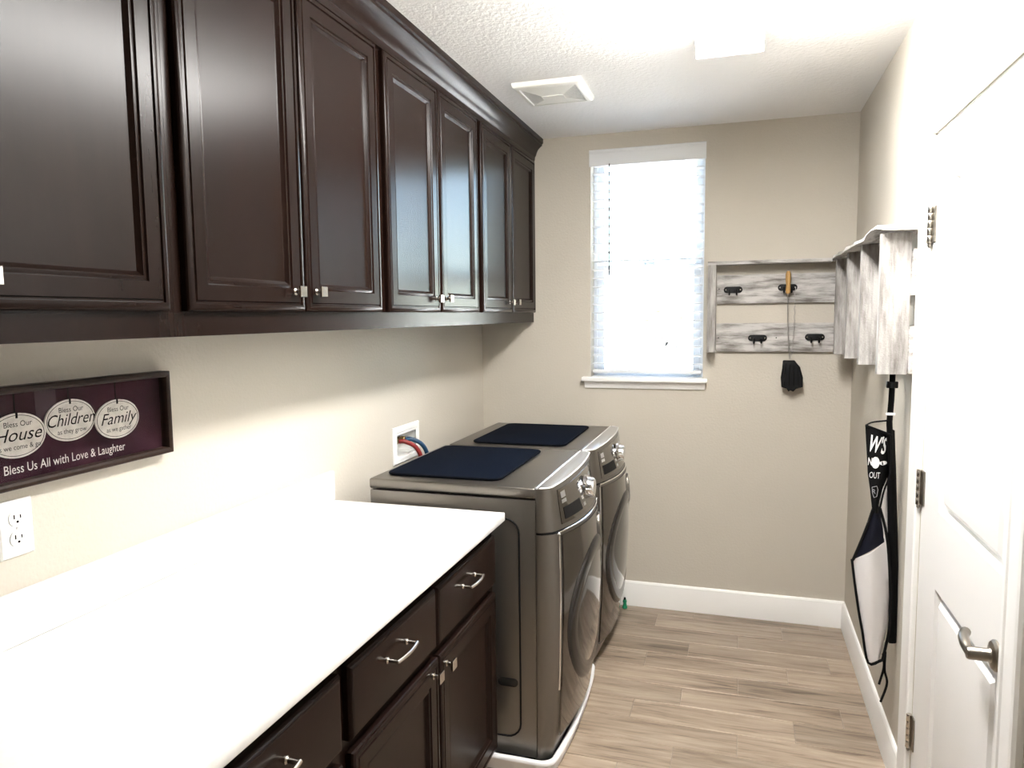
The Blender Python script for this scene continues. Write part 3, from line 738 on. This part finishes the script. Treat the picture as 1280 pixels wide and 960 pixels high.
obj('screw', lathe(new(), '+x', (.006, 1.033, 1.140), [(.003, 0), (.0024, .001)], 10), 'silver', ou)

# ------------------------------------------------------------------ whitewashed racks
def hook(parent, c, axis):
    """black two-prong plate, centred at c on a board face with outward normal axis"""
    U, V, N = frame_of(axis); c = Vector(c)
    k = obj('hook', prism(new(), rrect(-.044, .044, -.0155, .0155, .015), axis, c, 0, .004, .001), 'black', parent, label='black metal double hook')
    for s in (-1, 1):
        obj('screw', lathe(new(), axis, c+U*s*.034, [(.0042, .0041), (.003, .0058)], 10), 'nickel', k)
        p_ = [c+U*s*.017+V*(-.002)+N*.004, c+U*s*.017+V*(-.016)+N*.014, c+U*s*.017+V*(-.024)+N*.028, c+U*s*.017+V*(-.014)+N*.040, c+U*s*.017+V*.002+N*.042]
        obj('prong', tube(new(), spline(p_, 5), .0042, 8), 'black', k)
    return k
def plank(name, x0, x1, y0, y1, z0, z1, m_, parent, amp=.0012, cuts=7):
    bm = box(new(), x0, x1, y0, y1, z0, z1)
    bmesh.ops.subdivide_edges(bm, edges=[e_ for e_ in bm.edges if e_.calc_length() > .3], cuts=cuts)
    for v in bm.verts: v.co += Vector([random.uniform(-amp, amp)*.6 for _ in range(3)])
    return obj(name, bm, m_, parent, 30)
fr_ = thing('hook_rack', (1.48, D, 1.357), 'whitewashed wooden hook rack beside the window', 'hook rack')
FXL, FXR = 1.199, 1.760
FD = D-.100
plank('side_board', FXL, FXL+.038, FD, D-.002, 1.357, 1.778, 'whitewash_v', fr_)
plank('top_board', FXL-.002, FXR-.006, FD, D-.002, 1.779, 1.795, 'whitewash', fr_)
for z0, z1 in ((1.593, 1.732), (1.357, 1.496)): plank('slat', FXL+.040, W-.026, D-.020, D-.002, z0, z1, 'whitewash', fr_)
for x, z in ((1.316, 1.660), (1.566, 1.666), (1.434, 1.424), (1.693, 1.428)): hook(fr_, (x, D-.0212, z), '-y')
for x, z in ((1.25, 1.665), (1.52, 1.425), (1.25, 1.425)): obj('nail_hole', lathe(new(), '-y', (x, D-.0212, z), [(.003, 0), (.0025, .001)], 8), 'ink', fr_)

rr = thing('hook_rack', (W, 3.1, 1.357), 'whitewashed rack with upright divider boards and a warped top, on the wall beside the door', 'hook rack')
RX = W-.104
for z0, z1 in ((1.593, 1.732), (1.357, 1.500)): plank('slat', W-.0205, W-.002, 2.452, D-.104, z0, z1, 'whitewash_y', rr, .0018)
for k, y in enumerate((2.470, 2.850, 3.200, 3.560)):
    plank('divider_board', RX, W-.0222, y, y+.036, 1.357-(.004 if k == 0 else 0), 1.782, 'whitewash_v', rr)
# warped live-edge top board
bm = new(); N_ = 18; secs = []
for k in range(N_+1):
    y = 2.425+(D-.003-2.425)*k/N_
    wv = .002*math.sin(k*1.7)+random.uniform(-.0015, .0015); zz = 1.784+(.012*max(0, 1-abs(k-1.6)/2.0))+.001*math.sin(k*.9)
    xf = RX-.016+wv if k > 0 else RX-.004
    if y > FD-.01: xf = max(xf, FXR-.005)
    zt = zz+.014+.003*math.sin(k*2.1)
    secs.append([bm.verts.new(q) for q in ((xf, y, zz+(.006 if 0 < k < 4 else .001)), (W-.001, y, 1.784), (W-.001, y, 1.800), (xf+.004, y, zt))])
for a_, b1 in zip(secs, secs[1:]):
    for k in range(4): bm.faces.new((a_[k], a_[(k+1) % 4], b1[(k+1) % 4], b1[k]))
bm.faces.new(secs[0]); bm.faces.new(secs[-1][::-1])
obj('top_board', bm, 'whitewash_y', rr, 25)
hook(rr, (W-.0217, 2.66, 1.665), '-x'); hook(rr, (W-.0217, 2.66, 1.430), '-x'); hook(rr, (W-.0217, 3.02, 1.665), '-x'); hook(rr, (W-.0217, 3.38, 1.430), '-x')

# fly swatter on the far rack
HY = D-.058
sw = thing('fly_swatter', (1.58, HY, 1.17), 'fly swatter with a yellow wooden handle and black head, hung on the far rack', 'fly swatter')
obj('handle', tube(new(), [(1.566, HY, 1.636), (1.566, HY, 1.652), (1.567, HY, 1.675), (1.566, HY, 1.70), (1.566, HY, 1.728), (1.566, HY, 1.742)], [.0085, .0115, .0098, .0118, .0118, .0075], 14), 'yellow_wood', sw)
obj('shaft', tube(new(), spline([(1.565, HY, 1.640), (1.567, HY, 1.52), (1.573, HY, 1.42), (1.580, HY, 1.325)], 6), .0022, 8), 'wire', sw)
obj('twisted_wire', tube(new(), [(1.598+.0025*math.sin(k*1.9)-(.010*max(0, k-18)/12), HY+.004+.0025*math.cos(k*1.9), 1.668-k*.0115) for k in range(31)], .0014, 6), 'wire', sw, label='thin twisted wire')
head = [(1.553, 1.316), (1.602, 1.316), (1.626, 1.285), (1.640, 1.235), (1.640, 1.192), (1.612, 1.184), (1.600, 1.170), (1.588, 1.176), (1.580, 1.170), (1.572, 1.184), (1.549, 1.190), (1.545, 1.235), (1.551, 1.280)]
bm = new(); prism(bm, head, '-y', (0, HY, 0), -.002, .003, .001); hd = obj('swatter_head', bm, 'black', sw, label='black swatter head')
obj('head_rim', tube(new(), [(q[0], HY-.001, q[1]) for q in head+[head[0]]], .0028, 6, False), 'black_gloss', hd)
for k in range(4): obj('rib', tube(new(), [(1.565+k*.018, HY-.0035, 1.305-k*.006), (1.560+k*.021, HY-.0035, 1.195)], .0016, 6), 'black_gloss', hd)

# ------------------------------------------------------------------ apron on the right rack
YA = 2.560
ar = thing('apron', (1.80, YA, .30), 'black apron with white lettering hanging from the rack beside the door', 'apron')
def P(u, v, Y=YA): return pix(u, v, Y)
def sheet(rows, ncol, bulge, y0, thick, m_, name, parent, sag=0):
    """rows = [(left px x, right px x, y px left, y px right)], a hanging cloth panel with a real fold depth"""
    bm = new(); F, Bk = [], []
    for i, (ul, ur, vl, vr_) in enumerate(rows):
        f_, b1 = [], []
        for k in range(ncol+1):
            t = k/ncol; q = P(ul+(ur-ul)*t, vl+(vr_-vl)*t)
            off_ = -bulge*math.sin(math.pi*t)+sag*math.sin(3*math.pi*t+i*.8)
            f_.append(bm.verts.new((q.x, y0+off_+.02*t, q.z))); b1.append(bm.verts.new((q.x, y0+off_+.02*t+thick, q.z)))
        F.append(f_); Bk.append(b1)
    for a_, c in zip(F, F[1:]):
        for k in range(ncol): bm.faces.new((a_[k], a_[k+1], c[k+1], c[k]))
    for a_, c in zip(Bk, Bk[1:]):
        for k in range(ncol): bm.faces.new((a_[k+1], a_[k], c[k], c[k+1]))
    n_ = len(F)
    for i in range(n_-1):
        bm.faces.new((F[i][0], F[i+1][0], Bk[i+1][0], Bk[i][0])); bm.faces.new((F[i+1][-1], F[i][-1], Bk[i][-1], Bk[i+1][-1]))
    for k in range(ncol): bm.faces.new((F[0][k+1], F[0][k], Bk[0][k], Bk[0][k+1])); bm.faces.new((F[-1][k], F[-1][k+1], Bk[-1][k+1], Bk[-1][k]))
    return obj(name, bm, m_, parent, 60)
# side against the wall
sheet([(1110, 1121, 535, 540), (1110, 1123, 600, 600), (1111, 1125, 680, 680), (1112, 1126, 745, 745), (1112, 1127, 806, 806)], 4, .012, YA+.012, .010, 'apron_black', 'back_fold', ar)
# silver lining that shows between bib and back
sheet([(1109, 1114, 548, 552), (1104, 1114, 590, 590), (1099, 1114, 620, 620), (1102, 1114, 650, 650), (1105, 1114, 690, 690)], 4, .006, YA+.006, .004, 'apron_silver', 'lining', ar)
bib = sheet([(1081, 1113, 531, 543), (1082.5, 1113.5, 560, 565), (1084, 1112.5, 590, 590), (1087, 1104, 612, 612), (1089, 1099, 632, 632), (1090, 1100, 640, 640)], 8, .014, YA-.012, .004, 'apron_black', 'bib', ar)
sheet([(1089.5, 1099.5, 634, 634), (1083, 1104, 655, 652), (1074, 1107, 678, 672), (1066, 1108.5, 698, 677)], 8, .012, YA-.010, .004, 'apron_navy', 'waist_flap', ar)
sheet([(1065, 1109, 699, 677), (1067.5, 1110.5, 722, 710), (1072, 1111.5, 755, 745), (1077, 1110, 787, 783), (1081, 1105, 808, 806), (1084.5, 1101.5, 825, 821)], 8, .020, YA-.012, .005, 'apron_silver', 'skirt', ar, .004)
def edge(pts, r=.0045): obj('binding', tube(new(), spline([(q.x, YA-.014, q.z) for q in [P(*p_) for p_ in pts]], 4), r, 6), 'apron_black', ar)
edge([(1090, 636), (1080, 664), (1066, 697), (1064.5, 701), (1071, 752), (1077, 787), (1084.5, 826), (1102, 822.5)])
edge([(1102, 822.5), (1106, 806), (1110.5, 783), (1112, 745), (1111, 710), (1108.5, 676), (1104, 652), (1099, 634)])
edge([(1081, 531), (1092, 535), (1113, 543)], .004)
edge([(1081, 531), (1090, 527), (1108, 525)], .003)
edge([(1113, 543), (1113.5, 565), (1112, 590), (1104, 612), (1099, 634)], .003)
# neck strap, slider, ties
st = [(1117.5, 440), (1116, 470), (1114.5, 500), (1112, 528), (1113, 560), (1117, 600)]
sheet([(u-4.6, u+4.6, v, v) for u, v in st], 2, .002, YA-.008, .003, 'apron_black', 'neck_strap', ar)
hookq = Vector((W-.060, 2.643, 1.432))
a0 = P(1117, 445); obj('strap_loop', tube(new(), spline([(a0.x, YA-.004, a0.z), (a0.x+.002, YA+.03, a0.z+.03), (hookq.x, hookq.y, hookq.z), (a0.x+.012, YA+.05, a0.z+.01), (a0.x+.008, YA+.022, a0.z-.06)], 6), .005, 8), 'apron_black', ar)
q = P(1114.5, 481); obj('strap_slider', box(new(), q.x-.017, q.x+.017, YA-.016, YA-.001, q.z-.010, q.z+.012, .003, 2), 'black_gloss', ar)
q = P(1112.3, 517); obj('strap_ring', box(new(), q.x-.0135, q.x+.0135, YA-.015, YA-.0085, q.z-.004, q.z+.004, .001, 1), 'print_white', ar, label='white strap ring')
for pts in ([(1107, 815), (1106, 838), (1109, 855), (1101, 878)], [(1104, 818), (1105, 835), (1099, 856)]):
    obj('tie', tube(new(), spline([(q.x, YA+.004, q.z) for q in [P(*p_) for p_ in pts]], 6), .0038, 6), 'apron_black', ar)
# lettering on the bib, laid on its curved surface
bl_l, bl_r = P(1082, 560), P(1113, 565)
def bibsurf(q):
    t = max(0, min(1, (q.x-bl_l.x)/(bl_r.x-bl_l.x))); return Vector((q.x, YA-.012-.014*math.sin(math.pi*t)+.02*t-.0018, q.z))
q = P(1096.5, 556); lettering("W'S", .052, '-y', q, 'print_white', bib, 0, (.62, 1.4), -.22, .0012, bibsurf)
q = P(1086.5, 576); lettering('N', .034, '-y', q, 'print_white', bib, 0, (.5, 1), -.05, .0006, bibsurf)
q = P(1094, 577)
bm = new()
for poly in (ellipse(q.x-.002, q.z, .012, .019, 20), ellipse(q.x+.022, q.z-.0015, .0125, .0068, 18), [(q.x+.006, q.z+.004), (q.x+.006, q.z-.006), (q.x+.016, q.z-.003), (q.x+.016, q.z+.001)]):
    bm.faces.new([bm.verts.new(bibsurf(Vector((a_, 0, b1)))) for a_, b1 in poly])
obj('spoon_print', bm, 'print_white', bib, 0)
q = P(1092, 593); lettering('OUT', .024, '-y', q, 'print_white', bib, 0, (.62, 1.2), -.05, 0, bibsurf)
q = P(1092, 612); pg = [(-.008, .012), (.006, .016), (.010, .004), (.007, -.018), (-.001, -.022), (-.006, -.008)]
obj('print_outline', tube(new(), [bibsurf(Vector((q.x+a_, 0, q.z+b1))) for a_, b1 in pg+[pg[0]]], .0011, 5, False), 'print_grey', bib)
q = P(1091, 613); lettering('R', .022, '-y', q, 'print_grey', bib, 0, (.8, 1), 0, 0, bibsurf)
